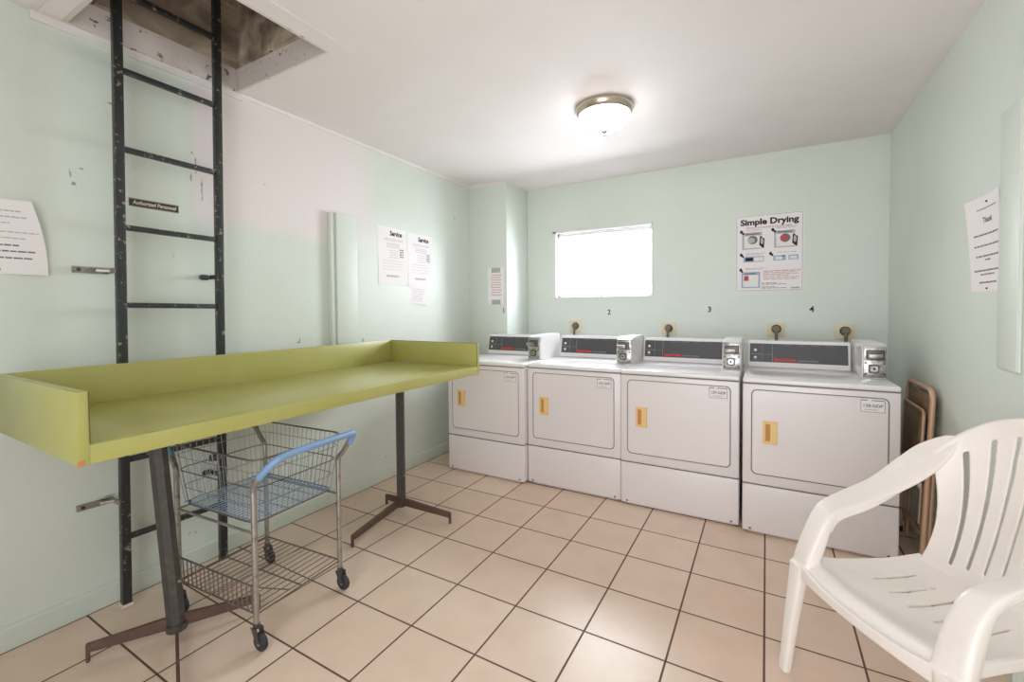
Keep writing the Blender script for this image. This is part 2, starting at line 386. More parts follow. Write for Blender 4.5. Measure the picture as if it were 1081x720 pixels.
# studs, nailing ledges
b.box(HX0+.09, HX0+.16, HY1-.035, HY1-.004, RZ, AZ); b.box(HX0+.26, HX0+.62, HY1-.028, HY1-.004, RZ, RZ+.14)
b.box(HX0+.32, HX0+.335, HY1-.034, HY1-.004, RZ, AZ)
b.box(HX0+.004, HX0+.04, HY0+.1, HY0+.19, RZ, AZ); b.box(HX0+.003, HX0+.03, HY0, HY1, 2.86, 2.95)
struct(b.build('ceiling_hatch_shaft', M['wood']))
b = MB(); b.box(HX1-.002, HX1+.082, HY0-.06, HY1+.06, H-.006, H, .002); b.box(HX0+.01, HX1-.002, HY0-.062, HY0+.001, H-.006, H, .002)
b.box(HX1+.082, HX1+.094, HY0-.06, HY1+.065, H-.010, H, .002)
struct(b.build('trim_4', M['ceiling']))

# ------------------------------------------------------------------ DRYERS
DW, DH, DD = .683, .873, .69
def rrect(x0, x1, z0, z1, r, n=6):
    out = []
    for cx, cz, a0 in ((x1-r, z1-r, 0), (x0+r, z1-r, 90), (x0+r, z0+r, 180), (x1-r, z0+r, 270)):
        for k in range(n+1):
            a = math.radians(a0+90*k/n); out.append((cx+r*math.cos(a), cz+r*math.sin(a)))
    return out
def make_dryer(num, label):
    """front left bottom corner at the local origin, front faces -y"""
    r = root('clothes_dryer', label, 'dryer', (0, 0, 0), 'coin operated dryers along the back wall')
    b = MB(); b.box(.004, DW-.004, .006, DD, .018, .842, .008, 3)
    b.box(.03, DW-.03, .03, DD-.03, .0, .03)
    b.build('cabinet', M['dryer'], r, True)
    b = MB(); b.box(0, DW, 0, DD, .012, .279, .010, 3); b.build('lower_panel', M['dryer'], r, True)
    b = MB(); b.box(0, DW, -.001, DD, .845, DH, .010, 3); b.build('top_panel', M['white'], r, True)
    for z_ in (.278, .8415):
        b = MB(); b.box(.004, DW-.004, .003, .3, z_, z_+.005); b.build('seam', M['gap'], r)
    b = MB(); b.box(0.0, DW, .001, .3, .2835, .841, .008, 3); b.build('front_panel', M['dryer'], r, True)
    # door: dark slab standing for shade in the outline gap + door skin + handle
    dx0, dx1, dz0, dz1 = .042, .640, .338, .812
    b = MB(); b.prism([(x, .0005, z) for x, z in rrect(dx0, dx1, dz0, dz1, .028)], (0, .02, 0)); b.build('door_gap', M['gap'], r)
    b = MB(); o = rrect(dx0+.0035, dx1-.0035, dz0+.0035, dz1-.0035, .026); i_ = rrect(dx0+.008, dx1-.008, dz0+.008, dz1-.008, .023)
    A = [b.bm.verts.new((x, .002, z)) for x, z in o]; B = [b.bm.verts.new((x, -.0035, z)) for x, z in i_]; n = len(A)
    for k in range(n): b.bm.faces.new((A[k], A[(k+1) % n], B[(k+1) % n], B[k]))
    b.bm.faces.new(B); C = [b.bm.verts.new((x, .008, z)) for x, z in o]
    for k in range(n): b.bm.faces.new((A[k], C[k], C[(k+1) % n], A[(k+1) % n]))
    b.bm.faces.new(C[::-1])
    door = b.build('door', M['dryer'], r, False)
    hx0, hx1, hz0, hz1 = .098, .168, .516, .642
    b = MB()
    b.box(hx0, hx1, -.0095, -.003, hz0, hz0+.016, .001); b.box(hx0, hx1, -.0095, -.003, hz1-.016, hz1, .001)
    b.box(hx0+.0004, hx0+.014, -.0102, -.003, hz0+.0006, hz1-.0006, .001); b.box(hx1-.034, hx1-.0005, -.0145, -.003, hz0+.004, hz1-.004, .002)
    h = b.build('door_handle', M['tan'], door)
    b = MB(); b.box(hx0+.012, hx1-.032, -.0045, -.0033, hz0+.014, hz1-.014); b.build('handle_recess', M['tan_dark'], door)
    # number label on door
    lx0, lx1, lz0, lz1 = .523, .623, .737, .802
    b = MB(); b.box(lx0, lx1, -.0045, -.0034, lz0, lz1); b.build('label_plate', M['label'], door)
    b = MB()
    for (a0, a1, c0, c1) in ((lx0+.002, lx1-.002, lz0+.002, lz0+.004), (lx0+.002, lx0+.004, lz0+.002, lz1-.002), (lx1-.004, lx1-.002, lz0+.002, lz1-.002),
                             (lx0+.002, lx0+.03, lz1-.006, lz1-.002), (lx0+.045, lx1-.002, lz1-.006, lz1-.002), (lx0+.018, lx1-.03, lz0+.013, lz0+.015)):
        b.box(a0, a1, -.0052, -.0046, c0, c1)
    tb = text_bm(num, .021, .0004); b.merge(tb, frame('back', ((lx0+lx1)/2, -.0050, (lz0+lz1)/2+.001)))
    b.build('label_print', M['ink'], door)
    # console
    cx0, cx1 = .010, DW-.122
    yb, yt, ybk, z0, z1 = .565, .605, .665, DH-.002, 1.043
    b = MB(); b.prism([(cx0, yb, z0), (cx0, yt, z1), (cx0, ybk, z1), (cx0, ybk, z0)], (cx1-cx0, 0, 0))
    bmesh.ops.bevel(b.bm, geom=b.bm.edges[:], offset=.005, segments=2, affect='EDGES')
    con = b.build('console', M['white'], r, True)
    # inset dark panel on the sloped face
    sl = Vector((0, yt-yb, z1-z0)).normalized(); nn = Vector((0, -sl.z, sl.y)); Lf = math.hypot(yt-yb, z1-z0)
    fm = Matrix((Vector((1, 0, 0)), sl, nn)).transposed().to_4x4(); fm.translation = Vector((cx0, yb, z0))
    W = cx1-cx0
    b = MB(); b.box(.008, W-.012, .034, Lf-.020, -.002, .0012, mtx=fm); b.build('control_panel', M['panel'], con)
    b = MB()
    b.box(.080, .0815, .038, Lf-.024, .001, .0018, mtx=fm); b.box(.138, .140, .038, Lf-.024, .001, .0018, mtx=fm)
    b.box(.016, .078, .084, .087, .001, .0018, mtx=fm); b.box(.084, .136, .084, .0855, .001, .0018, mtx=fm)
    b.box(.020, .060, .045, .0465, .001, .0018, mtx=fm)
    for q in range(4): b.box(.20+q*.075, .245+q*.075, Lf-.030, Lf-.0285, .001, .0018, mtx=fm)
    tb = text_bm('Commercial Dryer', .015, .0002, 0, 'LEFT', .115); b.merge(tb, fm @ Matrix.Translation((.276, .050, .0016)))
    b.build('panel_print', M['panel_line'], con)
    b = MB(); tb = text_bm('Speed Queen', .026, .0012, 0, 'LEFT', .118); b.merge(tb, fm @ Matrix.Translation((.150, .053, .0016)))
    b.build('red_lettering', M['red'], con)
    for vz in (.112, .063):
        b = MB(); b.lathe([(.009, 0), (.009, .002), (.004, .0045)], (0, 0, 0), 14)
        bmesh.ops.transform(b.bm, matrix=fm @ Matrix.Translation((.040, vz, .001)), verts=b.bm.verts); b.build('indicator', M['label'], con, True)
    # coin box
    kx0, kx1, kf, kb = DW-.111, DW-.004, .285, .665
    prof = [(kf, DH-.002), (kf-.004, 1.00), (kf+.012, 1.045), (kf+.045, 1.060), (kb-.02, 1.062), (kb, 1.045), (kb, DH-.002)]
    b = MB(); b.prism([(kx0, y, z) for y, z in prof], (kx1-kx0, 0, 0))
    bmesh.ops.bevel(b.bm, geom=b.bm.edges[:], offset=.003, segments=2, affect='EDGES')
    cb = b.build('coin_box', M['white'], r, True)
    b = MB(); b.box(kx0+.006, kx1-.004, kf-.008, kf, .884, .963, .002); b.box(kx0+.006, kx1-.004, kf-.010, kf+.004, .968, 1.040, .003)
    b.box(kx0+.004, kx1-.002, kf-.006, kf+.006, .877, 1.046, .002)
    b.build('coin_plate', M['chrome'], cb, True)
    b = MB(); b.box(kx0+.014, kx1-.012, kf-.020, kf-.008, .975, 1.028, .006, 3); b.build('coin_slot_housing', M['steel_dark'], cb, True)
    b = MB(); b.box(kx0+.022, kx1-.03, kf-.060, kf-.008, .990, .997, .002); b.box(kx0+.018, kx1-.028, kf-.068, kf-.058, .985, 1.010, .003)
    b.build('coin_slide', M['grey_metal'], cb, True)
    cxl, czl = (kx0+kx1)/2-.004, .925
    b = MB(); b.prism([(x, kf-.018, z) for x, z in rrect(cxl-.024, cxl+.024, czl-.024, czl+.024, .009)], (0, .012, 0)); b.build('lock_guard', M['steel_dark'], cb)
    b = MB(); b.prism([(x, kf-.022, z) for x, z in rrect(cxl-.016, cxl+.016, czl-.015, czl+.015, .006)], (0, .008, 0)); lk = b.build('coin_lock', M['chrome'], cb)
    b = MB(); b.lathe([(.006, -.0235+kf), (.006, -.02+kf)], (cxl, 0, czl), 12, 'y'); b.build('keyhole', M['shadow'], lk)
    for a, c in ((kx0+.014, .895), (kx1-.014, .895), (kx0+.014, .955), (kx1-.014, .955)):
        b = MB(); b.lathe([(.0055, kf-.0105), (.0055, kf-.006)], (a, 0, c), 10, 'y'); b.build('screw', M['steel_dark'], cb)
    # floor foot screws on the lower panel
    for a in (.04, DW-.04):
        b = MB(); b.lathe([(.006, -.002), (.006, .002)], (a, 0, .03), 10, 'y'); b.build('panel_screw', M['steel_dark'], r)
    return r
spots = [(-2.190, 2.800, '135-GDP', 'white coin dryer farthest left, next to the corner column, partly behind the green table end'),
         (-1.499, 2.842, '136-GDP', 'white coin dryer second from the left, standing under the window with tan door handle'),
         (-.813, 2.828, '137-GDP', 'white coin dryer third from the left, left of the dark gap, tan door handle'),
         (-.112, 2.795, '138-GDP', 'white coin dryer at the right end of the row, nearest the folded chair')]
for x, y, num, lab in spots:
    d = make_dryer(num, lab); d.location = (x, y, 0)

# ------------------------------------------------------------------ OUTLETS with plug and cord (plug: a thing of its own)
ol = ['almond outlet plate under the window at the left end of the row', 'almond outlet plate right of the window, below the number 3',
      'almond outlet plate below the left part of the drying poster', 'almond outlet plate farthest right, near the right wall corner']
pl = ['grey brown dryer plug in the outlet under the window', 'grey brown dryer plug in the outlet right of the window',
      'grey brown dryer plug in the outlet below the poster, left of the number 4', 'grey brown dryer plug in the farthest right outlet']
for (x, z), l1, l2 in zip(((-1.551, 1.100), (-.716, 1.088), (.066, 1.094), (.487, 1.085)), ol, pl):
    r = root('wall_outlet', l1, 'outlet', (x, YB, z), 'outlets above the dryers')
    b = MB(); b.box(-.059, .059, -.007, 0, -.055, .055, .003); b.build('cover_plate', M['outlet'], r, True)
    b = MB(); b.lathe([(.033, -.010), (.033, -.006)], (0, 0, .006), 24, 'y'); b.build('socket', M['shadow'], r, True)
    p = root('power_plug', l2, 'plug', (x, YB-.011, z+.006), 'plugs above the dryers')
    b = MB(); b.lathe([(.028, 0), (.028, -.022), (.022, -.034)], (0, 0, 0), 20, 'y'); b.build('plug_body', M['cord'], p, True)
    b = MB(); b.tube([(0, -.028, 0), (0, -.036, -.03), (0, -.034, -.09), (.0, -.03, -.25), (.02, -.04, -.5), (.0, -.05, -.72)], .0105, 10, smooth=5); b.build('cord', M['cord'], p, True)

# ------------------------------------------------------------------ stencilled numbers
for ch, p, l in (('1', (-2.092, COLY, 1.253), 'black stencilled number 1 on the corner column'),
              ('2', (-1.232, YB, 1.231), 'black stencilled number 2 just under the window'),
              ('3', (-.399, YB, 1.249), 'black stencilled number 3 between window and poster'),
              ('4', (.289, YB, 1.246), 'black stencilled number 4 below the poster')):
    b = MB(); b.merge(text_bm(ch, .062, .001, ext=.0006), frame('back', (0, -.0003, 0)))
    o = b.build('stencilled_number', M['ink_dark']); o.location = p; tag(o, l, 'number', 'stencilled numbers above the dryers')

# ------------------------------------------------------------------ PAPERS
def sheet(name, wall, p, w, h, curl, label, cat, group=None, th=.0006, tilt=0., corners=None, nx=16, nz=20, m='paper'):
    """p = lower left corner on the wall; curl(u,v) = stand off; corners(u,v) = in-plane offset"""
    r = root(name, label, cat, p, group)
    fm = frame(wall, (0, 0, 0))
    def P(u, v, off=0.):
        dx, dz = corners(u, v) if corners else (0, 0)
        x, z = u*w+dx, v*h+dz
        if tilt: x, z = x*math.cos(tilt)-z*math.sin(tilt), x*math.sin(tilt)+z*math.cos(tilt)
        return fm @ Vector((x, z, -.0003+curl(u, v)+off))
    b = MB(); F = [[b.bm.verts.new(P(i/nx, j/nz, th)) for i in range(nx+1)] for j in range(nz+1)]
    Bk = [[b.bm.verts.new(P(i/nx, j/nz, 0)) for i in range(nx+1)] for j in range(nz+1)]
    for j in range(nz):
        for i in range(nx):
            b.bm.faces.new((F[j][i], F[j][i+1], F[j+1][i+1], F[j+1][i])); b.bm.faces.new((Bk[j][i], Bk[j+1][i], Bk[j+1][i+1], Bk[j][i+1]))
    for j in range(nz):
        b.bm.faces.new((F[j][0], F[j+1][0], Bk[j+1][0], Bk[j][0])); b.bm.faces.new((F[j][nx], Bk[j][nx], Bk[j+1][nx], F[j+1][nx]))
    for i in range(nx):
        b.bm.faces.new((F[0][i], Bk[0][i], Bk[0][i+1], F[0][i+1])); b.bm.faces.new((F[nz][i], F[nz][i+1], Bk[nz][i+1], Bk[nz][i]))
    b.build('sheet', M[m], r, True)
    return r, P
def lines(P, r, rows, m='ink', w=1., name='printed_lines', th=.0004):
    """rows = (v, u0, u1, height in v); each row is broken into word-like dashes that follow the paper"""
    b = MB()
    for v, u0, u1, hh in rows:
        u = u0
        while u < u1-.01:
            d = random.uniform(.04, .11); e = min(u+d, u1); n = 2
            for k in range(n):
                a, c = u+(e-u)*k/n, u+(e-u)*(k+1)/n
                b.poly([P(a, v, .0012), P(c, v, .0012), P(c, v+hh, .0012), P(a, v+hh, .0012)])
            u = e+.014
    return b.build(name, M[m], r, recalc=False)
def heading(P, r, txt, u, v, size, m='ink_dark', bold=.001, width=None, w=1, h=1, name='heading', shear=0):
    tb = text_bm(txt, size, bold, shear, width=width, ext=0)
    for vt in tb.verts: vt.co = P(u+vt.co.x/w, v+vt.co.y/h, .0013)
    b = MB(); b.merge(tb); return b.build(name, M[m], r, recalc=False)

# far left wall, two Service sheets and a small slip
w, h = .297, .432
for k, (y, z, l, skew) in enumerate(((2.358, 1.457, 'tall white Service notice on the left wall, left one of the pair', .0),
                               (2.672, 1.450, 'tall white Service notice on the left wall, right one nearer the corner', .0))):
    r, P = sheet('service_notice', 'left', (XL, y, z), w, h, lambda u, v: .006*(1-v)**2*abs(u-.5), l, 'notice', 'paper notices on the left wall')
    heading(P, r, 'Service', .62, .90, .050, w=w, h=h, bold=.0018, width=.125)
    lines(P, r, [(.80-.025*i, .2, .86, .010) for i in range(2)]+[(.72-.03*i, .3, .75, .010) for i in range(3)], 'ink_faint')
    lines(P, r, [(.62-.04*i, .74+.02*(i % 2), .88, .022) for i in range(4)], 'ink')
    lines(P, r, [(.60-.04*i, .38, .70, .008) for i in range(4)]+[(.42-.05*i, .15, .85, .006) for i in range(4)], 'ink_faint')
    lines(P, r, [(.14, .28, .70, .035)], 'ink_faint')
r, P = sheet('paper_slip', 'left', (XL, 2.685, 1.318), .205, .14, lambda u, v: .014*(1-v)*u, 'small slanted white slip hanging under the pair of Service notices', 'notice', 'paper notices on the left wall', tilt=-.06)
lines(P, r, [(.85-.13*i, .14, .84-.03*i, .03) for i in range(6)], 'ink_faint')

# curled sheet at the left edge
w, h = .225, .278
r, P = sheet('curled_notice', 'left', (XL, .398, 1.412), w, h, lambda u, v: .032*u*u*(.35+.65*v), 'curled white typed notice at the left edge, left of the black ladder', 'notice', 'paper notices on the left wall',
             corners=lambda u, v: (-.045*v*v*u, -.012*u*v*0))
lines(P, r, [(.84, .2, .80, .018), (.76, .2, .85, .018), (.68, .2, .62, .014), (.56, .2, .95, .014), (.48, .2, .78, .014)], 'ink_faint')
lines(P, r, [(.38, .2, .70, .020), (.30, .2, .88, .020), (.21, .2, .84, .020)], 'ink')
for u, v in ((.33, .94), (.42, .06)):
    b = MB(); c = P(u, v, 0); b.lathe([(.006, .0), (.006, .004), (.003, .008)], c, 12, 'x'); b.build('push_pin', M['pin'], r, True)

# right wall sheet
w, h = .272, .368
r, P = sheet('curled_notice', 'right', (XR, 2.502, 1.318), w, h, lambda u, v: .014*(2*u-1)**2*v, 'tall white typed notice on the right wall, left of the painted cabinet', 'notice',
             corners=lambda u, v: (-.045*v*v*(1-u), 0))
heading(P, r, 'Thank', .56, .74, .030, 'ink', .0006, w=w, h=h)
lines(P, r, [(.86, .27, .85, .012), (.585, .16, .93, .016), (.47, .16, .93, .016), (.36, .2, .93, .016), (.32, .48, .66, .014), (.21, .14, .95, .016), (.17, .34, .78, .014), (.085, .3, .84, .016)], 'ink')
for u, v in ((.55, .93), (.55, .03)):
    b = MB(); c = P(u, v, 0); b.lathe([(.003, .0), (.004, -.003), (.002, -.005)], c, 12, 'x'); b.build('push_pin', M['pin'], r, True)

# column sheet with tape
w, h = .175, .335
r, P = sheet('taped_notice', 'back', (-2.262, COLY, 1.318), w, h, lambda u, v: .0003, 'small notice taped top and bottom with grey tape on the corner column', 'notice', m='paper')
lines(P, r, [(.78-.068*i, .2+.06*(i % 3 == 0), .86-.06*(i % 2), .020) for i in range(9)], 'ink_red')
for v0 in (.86, -.02):
    b = MB(); a = [P(.24, v0, .0014), P(.78, v0, .0014), P(.78, v0+.13, .0014), P(.24, v0+.13, .0014)]; b.prism(a, (0, -.0006, 0)); b.build('tape', M['tape'], r)

# Simple Drying poster
w, h = .446, .585
r, P = sheet('poster', 'back', (-.211, YB, 1.389), w, h, lambda u, v: .0003, 'white Simple Drying instruction poster on the back wall right of the window', 'poster', m='paper')
def shape(P, pts, off): return [P(u, v, off) for u, v in pts]
def flat(name, m, polys, off=.0012):
    b = MB()
    for pts in polys: b.poly(shape(P, pts, off))
    return b.build(name, M[m], r, recalc=False)
R_ = lambda a, c, e, f: [(a, e), (c, e), (c, f), (a, f)]
def circ(cu, cv, ru, rv, n=18, a0=0, a1=360): return [(cu+ru*math.cos(math.radians(a0+(a1-a0)*k/n)), cv+rv*math.sin(math.radians(a0+(a1-a0)*k/n))) for k in range(n)]
flat('border', 'ink', [R_(.012, .988, .988, .992), R_(.012, .988, .008, .012), R_(.012, .017, .008, .992), R_(.983, .988, .008, .992)])
heading(P, r, 'Simple Drying', .5, .905, .062, w=w, h=h, bold=.0024, width=.385)
heading(P, r, 'SINGLE LOAD/STACK DRYERS', .5, .833, .016, 'ink_red', .0003, w=w, h=h, width=.30, name='subtitle')
def dryer_icon(u, v, s, red):
    flat('picture_body', 'ink_faint', [R_(u, u+.30*s, v, v+.22*s)], .0012)
    flat('picture_top', 'ink', [R_(u+.05*s, u+.26*s, v+.19*s, v+.205*s)], .0015)
    flat('picture_face', 'label', [R_(u+.03*s, u+.29*s, v+.015*s, v+.175*s)], .0014)
    flat('picture_drum', 'ink', [circ(u+.16*s, v+.12*s, .075*s, .055*s)], .0017)
    flat('picture_hole', 'shirt' if red else 'ink_faint', [circ(u+.14*s, v+.115*s, .055*s, .036*s)], .0019)
    flat('picture_door', 'ink_dark', [[(u+.27*s, v+.17*s), (u+.34*s, v+.13*s), (u+.33*s, v+.0*s), (u+.26*s, v+.05*s)]], .0018)
    flat('picture_glass', 'ink_faint', [circ(u+.30*s, v+.10*s, .022*s, .045*s, 12)], .0020)
dryer_icon(.10, .555, 1, False); dryer_icon(.58, .555, 1, True)
flat('step_marks', 'ink_dark', [circ(.085, .79, .022, .022), circ(.115, .765, .018, .018), circ(.56, .79, .022, .022), circ(.59, .765, .018, .018),
      circ(.085, .485, .022, .022), circ(.11, .465, .016, .016), circ(.53, .485, .022, .022), circ(.555, .465, .016, .016), circ(.08, .285, .022, .022), circ(.10, .262, .016, .016)])
flat('picture_controls', 'ink_blue', [R_(.12, .43, .385, .46), R_(.57, .75, .39, .455), R_(.79, .93, .395, .455), R_(.09, .375, .045, .255)])
flat('picture_buttons', 'ink_dark', [R_(.15, .27, .40, .445), R_(.69, .74, .44, .452)], .0016)
flat('picture_screen', 'label', [R_(.28, .42, .395, .448), R_(.60, .70, .40, .44), R_(.81, .91, .405, .44), R_(.115, .35, .06, .215)], .0015)
flat('picture_bar', 'ink', [R_(.14, .31, .225, .24)], .0017); flat('picture_label', 'shirt', [R_(.13, .20, .14, .205)], .0018)
lines(P, r, [(.80, .17, .40, .007), (.815, .62, .93, .007), (.80, .62, .88, .007), (.495, .16, .45, .007), (.48, .16, .40, .007), (.49, .62, .90, .007), (.30, .15, .48, .007), (.285, .15, .40, .007)], 'ink_faint')
lines(P, r, [(.255, .42, .96, .009), (.235, .42, .90, .007), (.215, .42, .94, .007), (.195, .42, .80, .007), (.172, .42, .95, .007), (.15, .42, .92, .007)], 'ink_red', name='red_lines')
lines(P, r, [(.10, .40, .62, .007), (.085, .40, .76, .007), (.05, .40, .6, .007), (.035, .40, .78, .007)], 'ink')
heading(P, r, 'ALLIANCE', .89, .035, .013, 'ink_dark', .0004, w=w, h=h, width=.055, name='logo')

# plaque on the left wall
w, h = .192, .037
o = root('wall_plaque', 'small dark plaque reading Authorized Personnel behind the ladder rungs', 'sign', (XL, .892, 1.741))
b = MB(); b.box(0, .003, 0, w, 0, h, .0008); b.build('plate', M['plaque'], o)
b = MB(); fm = frame('left', (.0036, w/2, h/2)); b.merge(text_bm('Authorized Personnel', .024, .0006, .25, width=w*.9), fm)
b.box(.0031, .0036, .003, w-.003, h-.003, h-.002); b.box(.0031, .0036, .003, w-.003, .002, .003)
b.build('lettering', M['cream'], o)

# raceway cover on left wall, cabinet on the right wall, nail
o = root('pipe_cover', 'tall mint painted pipe cover on the left wall behind the green table', 'cover', (XL, 1.925, .96))
b = MB(); b.box(-.002, .045, .035, .205, 0, .942, .006, 3); b.build('cover_board', M['wall'], o, True)
b = MB(); b.box(0, .034, .0, .030, 0, .94, .004, 2); b.box(0, .028, .030, .036, 0, .94); b.build('side_batten', M['wall'], o, True)
o = root('wall_cabinet', 'shallow mint painted cabinet on the right wall at the right edge', 'cabinet', (XR, JY+.02, 1.040))
b = MB(); b.box(-.010, .001, 0, .152, 0, .900, .005, 3); b.build('cabinet_box', M['wall'], o, True)
b = MB(); b.box(-.012, -.009, .004, .148, .006, .894, .001, 2); b.build('cabinet_door', M['wall'], o, True)
b = MB(); y, z = 1.70, 1.075
b.tube([(XL, y, z), (XL+.02, y, z), (XL+.022, y, z+.022)], .0022, 8); o = b.build('wall_hook', M['wire'], origin=(XL, y, z)); tag(o, 'tiny wire hook on the left wall just above the table back', 'hook')

# ------------------------------------------------------------------ CEILING LAMP
LX, LY = -.826, 2.548
o = root('ceiling_light', 'round flush ceiling light with nickel rim and glowing glass bowl', 'lamp', (LX, LY, H))
b = MB(); b.lathe([(.150, 0), (.165, -.004), (.166, -.016), (.158, -.034), (.150, -.044), (.142, -.046), (.142, -.02)], (0, 0, 0), 56, caps=False); b.build('rim', M['nickel'], o, True)
b = MB(); prof = [(.146*math.cos(a), -.040-.098*math.sin(a)) for a in [i*PI/2/12 for i in range(12)]]+[(.002, -.138)]
b.lathe([(.14, -.036)]+prof, (0, 0, 0), 48, caps=True); b.build('glass_bowl', M['lampglass'], o, True)
b = MB(); b.lathe([(.004, -.134), (.020, -.138), (.018, -.144), (.008, -.149), (.006, -.158), (.008, -.163), (.003, -.170)], (0, 0, 0), 20); b.build('finial', M['nickel'], o, True)

# ------------------------------------------------------------------ LADDER
LDX = -2.385
o = root('wall_ladder', 'tall chipped black metal ladder fixed to the left wall, rising into the ceiling hatch', 'ladder', (LDX, 1.005, 0))
o.rotation_euler = (-.0115, 0, 0)
for s in (-1, 1):
    b = MB(); b.box(-.016, .016, s*.197-.0165, s*.197+.0165, .012, 3.0, .004, 2); ra = b.build('rail', M['ladder'], o, True)
    b = MB(); b.box(-.022, .022, s*.197-.020, s*.197+.020, .0, .014, .003); b.build('foot', M['oldwhite'], ra)
for k in range(9):
    z = .296+.3325*k
    b = MB(); b.box(-.011, .011, -.182, .182, z-.0115, z+.0115, .003, 2); b.build('rung', M['ladder'], o, True)
for z in (.450, 1.440):
    for s in (-1, 1):
        y = s*.197; wx = XL-LDX+.003; dy = .0115*z
        q = y-.016 if s < 0 else y-.016
        b = MB(); b.box(-.062, 0, q-.002, q+.004, z-.011, z+.011, .001); b.box(wx, wx+.006, q-.115 if s < 0 else q-.03, q+.004, z-.013, z+.013, .001)
        b.tube([(-.058, q+.001, z), (wx+.006, q-.04, z)], .009, 6)
        br = b.build('bracket', M['grey_metal'] if s < 0 else M['ladder'], o, False)
        if s < 0:
            b = MB(); b.lathe([(.008, wx+.006), (.007, wx+.010)], (0, q-.095, z), 10, 'x'); b.build('bolt', M['steel_dark'], br)

# ------------------------------------------------------------------ GREEN TABLE
TX0, TX1, TY0, TY1, TZ, TB, TP = -2.345, -1.588, .447, 2.352, .905, .853, 1.052
o = root('folding_table', 'long olive green laminate table with raised back and ends beside the left wall', 'table', ((TX0+TX1)/2, (TY0+TY1)/2, 0))
tab = o
def tb(name, m, *boxes, parent=None, bev=.0015):
    b = MB()
    for bx in boxes: b.box(*bx, bev)
    ob = b.build(name, M[m], None, True, origin=o.location if parent is None else None)
    ob.parent = parent or tab; ob.location = (0, 0, 0); return ob
tb('tabletop', 'green', (TX0+.022, TX1-.004, TY0+.02, TY1-.02, TZ-.025, TZ), (TX1-.024, TX1, TY0+.001, TY1-.001, TB, TZ+.0005),
   (TX0+.022, TX1-.024, TY0+.02, TY0+.04, TB, TZ-.02), (TX0+.022, TX1-.024, TY1-.04, TY1-.02, TB, TZ-.02))
tb('back_panel', 'green', (TX0, TX0+.022, TY0, TY1, TB, TP))
e1 = tb('end_panel', 'green', (TX0+.022, TX1+.001, TY0, TY0+.024, TB, TP)); e2 = tb('end_panel', 'green', (TX0+.022, TX1+.001, TY1-.024, TY1, TB, TP))
def edge(par, bx):
    b = MB(); b.box(*bx); ob = b.build('edge_strip', M['green_edge'], None, origin=tab.location); ob.parent = par; ob.location = (0, 0, 0)
edge(e2, (TX1-.0005, TX1+.0018, TY1-.026, TY1-.0235, TZ+.004, TP-.001)); edge(e2, (TX0+.022, TX1, TY1-.0245, TY1-.022, TP-.0015, TP+.001))
edge(e1, (TX1-.002, TX1+.0018, TY0+.0225, TY0+.025, TZ+.004, TP-.001))
b = MB(); b.prism([(TX1-.006, TY0-.0012, TB-.001), (TX1+.0025, TY0-.0012, TB-.001), (TX1+.0025, TY0-.0012, TB+.016), (TX1-.002, TY0-.0012, TB+.012), (TX1-.007, TY0-.0012, TB+.005)], (0, .013, 0))
c = b.build('chipped_corner', M['chip'], None, origin=tab.location); c.parent = e1; c.location = (0, 0, 0)
def pedestal(bx, by, tx, ty, tips, s=.026, low=None):
    b = MB(); lo, hi = Vector((bx, by, .038)), Vector((tx, ty, TB)); b.tube([lo, hi], s*1.22, 8, smooth=0)
    b.lathe([(s*1.0, 0), (s*1.35, .004), (s*1.35, .03), (s*1.0, .034)], (bx, by, .028), 12)
    b.box(tx-.06, tx+.06, ty-.09, ty+.09, TB-.006, TB+.001)
    p = b.build('leg', M['legpaint'], None, True, origin=tab.location); p.parent = tab; p.location = (0, 0, 0)
    for (x, y) in tips:
        d = Vector((x-bx, y-by, 0)); L = d.length; d.normalize(); n = Vector((-d.y, d.x, 0))
        b = MB(); c0 = Vector((bx, by, 0)); hw = .007
        prof = [(0, .040), (0, .088), (L, .066), (L, .0), (L-.009, .0), (L-.009, .036)]
        if (x, y) == low: prof = [(0, .020), (0, .040), (L, .036), (L, .0), (L-.009, .0), (L-.009, .016)]; hw = .0055
        b.prism([c0+d*a+Vector((0, 0, z))-n*hw for a, z in prof], n*2*hw)
        f = b.build('foot_bar', M['footpaint'], None, origin=tab.location); f.parent = p; f.location = (0, 0, 0)
    b = MB(); b.lathe([(.006, s*1.2), (.005, s*1.2+.005)], (bx, by, .23), 10, 'x'); q = b.build('bolt', M['chrome'], None, origin=tab.location); q.parent = p; q.location = (0, 0, 0)
pedestal(-1.985, .825, -2.085, .812, [(-2.129, .602), (-1.858, 1.079), (-1.570, .652)], .026, (-1.570, .652))
pedestal(-1.990, 2.060, -1.990, 2.060, [(-1.614, 2.073), (-1.914, 1.608), (-2.149, 2.087)], .022)
b = MB(); c = (-2.13, 2.27, TZ+.003)
b.tube([(c[0]-.03, c[1]-.004, c[2]), (c[0]-.01, c[1]+.012, c[2]+.003), (c[0]+.012, c[1], c[2]+.001), (c[0]+.0, c[1]-.014, c[2]), (c[0]-.014, c[1]-.004, c[2]+.003), (c[0]+.03, c[1]+.01, c[2])], .0024, 8, smooth=4)
tag(b.build('wire_clip', M['chrome'], None, True, origin=c), 'tiny bent wire clip lying on the table near its far end', 'clip')

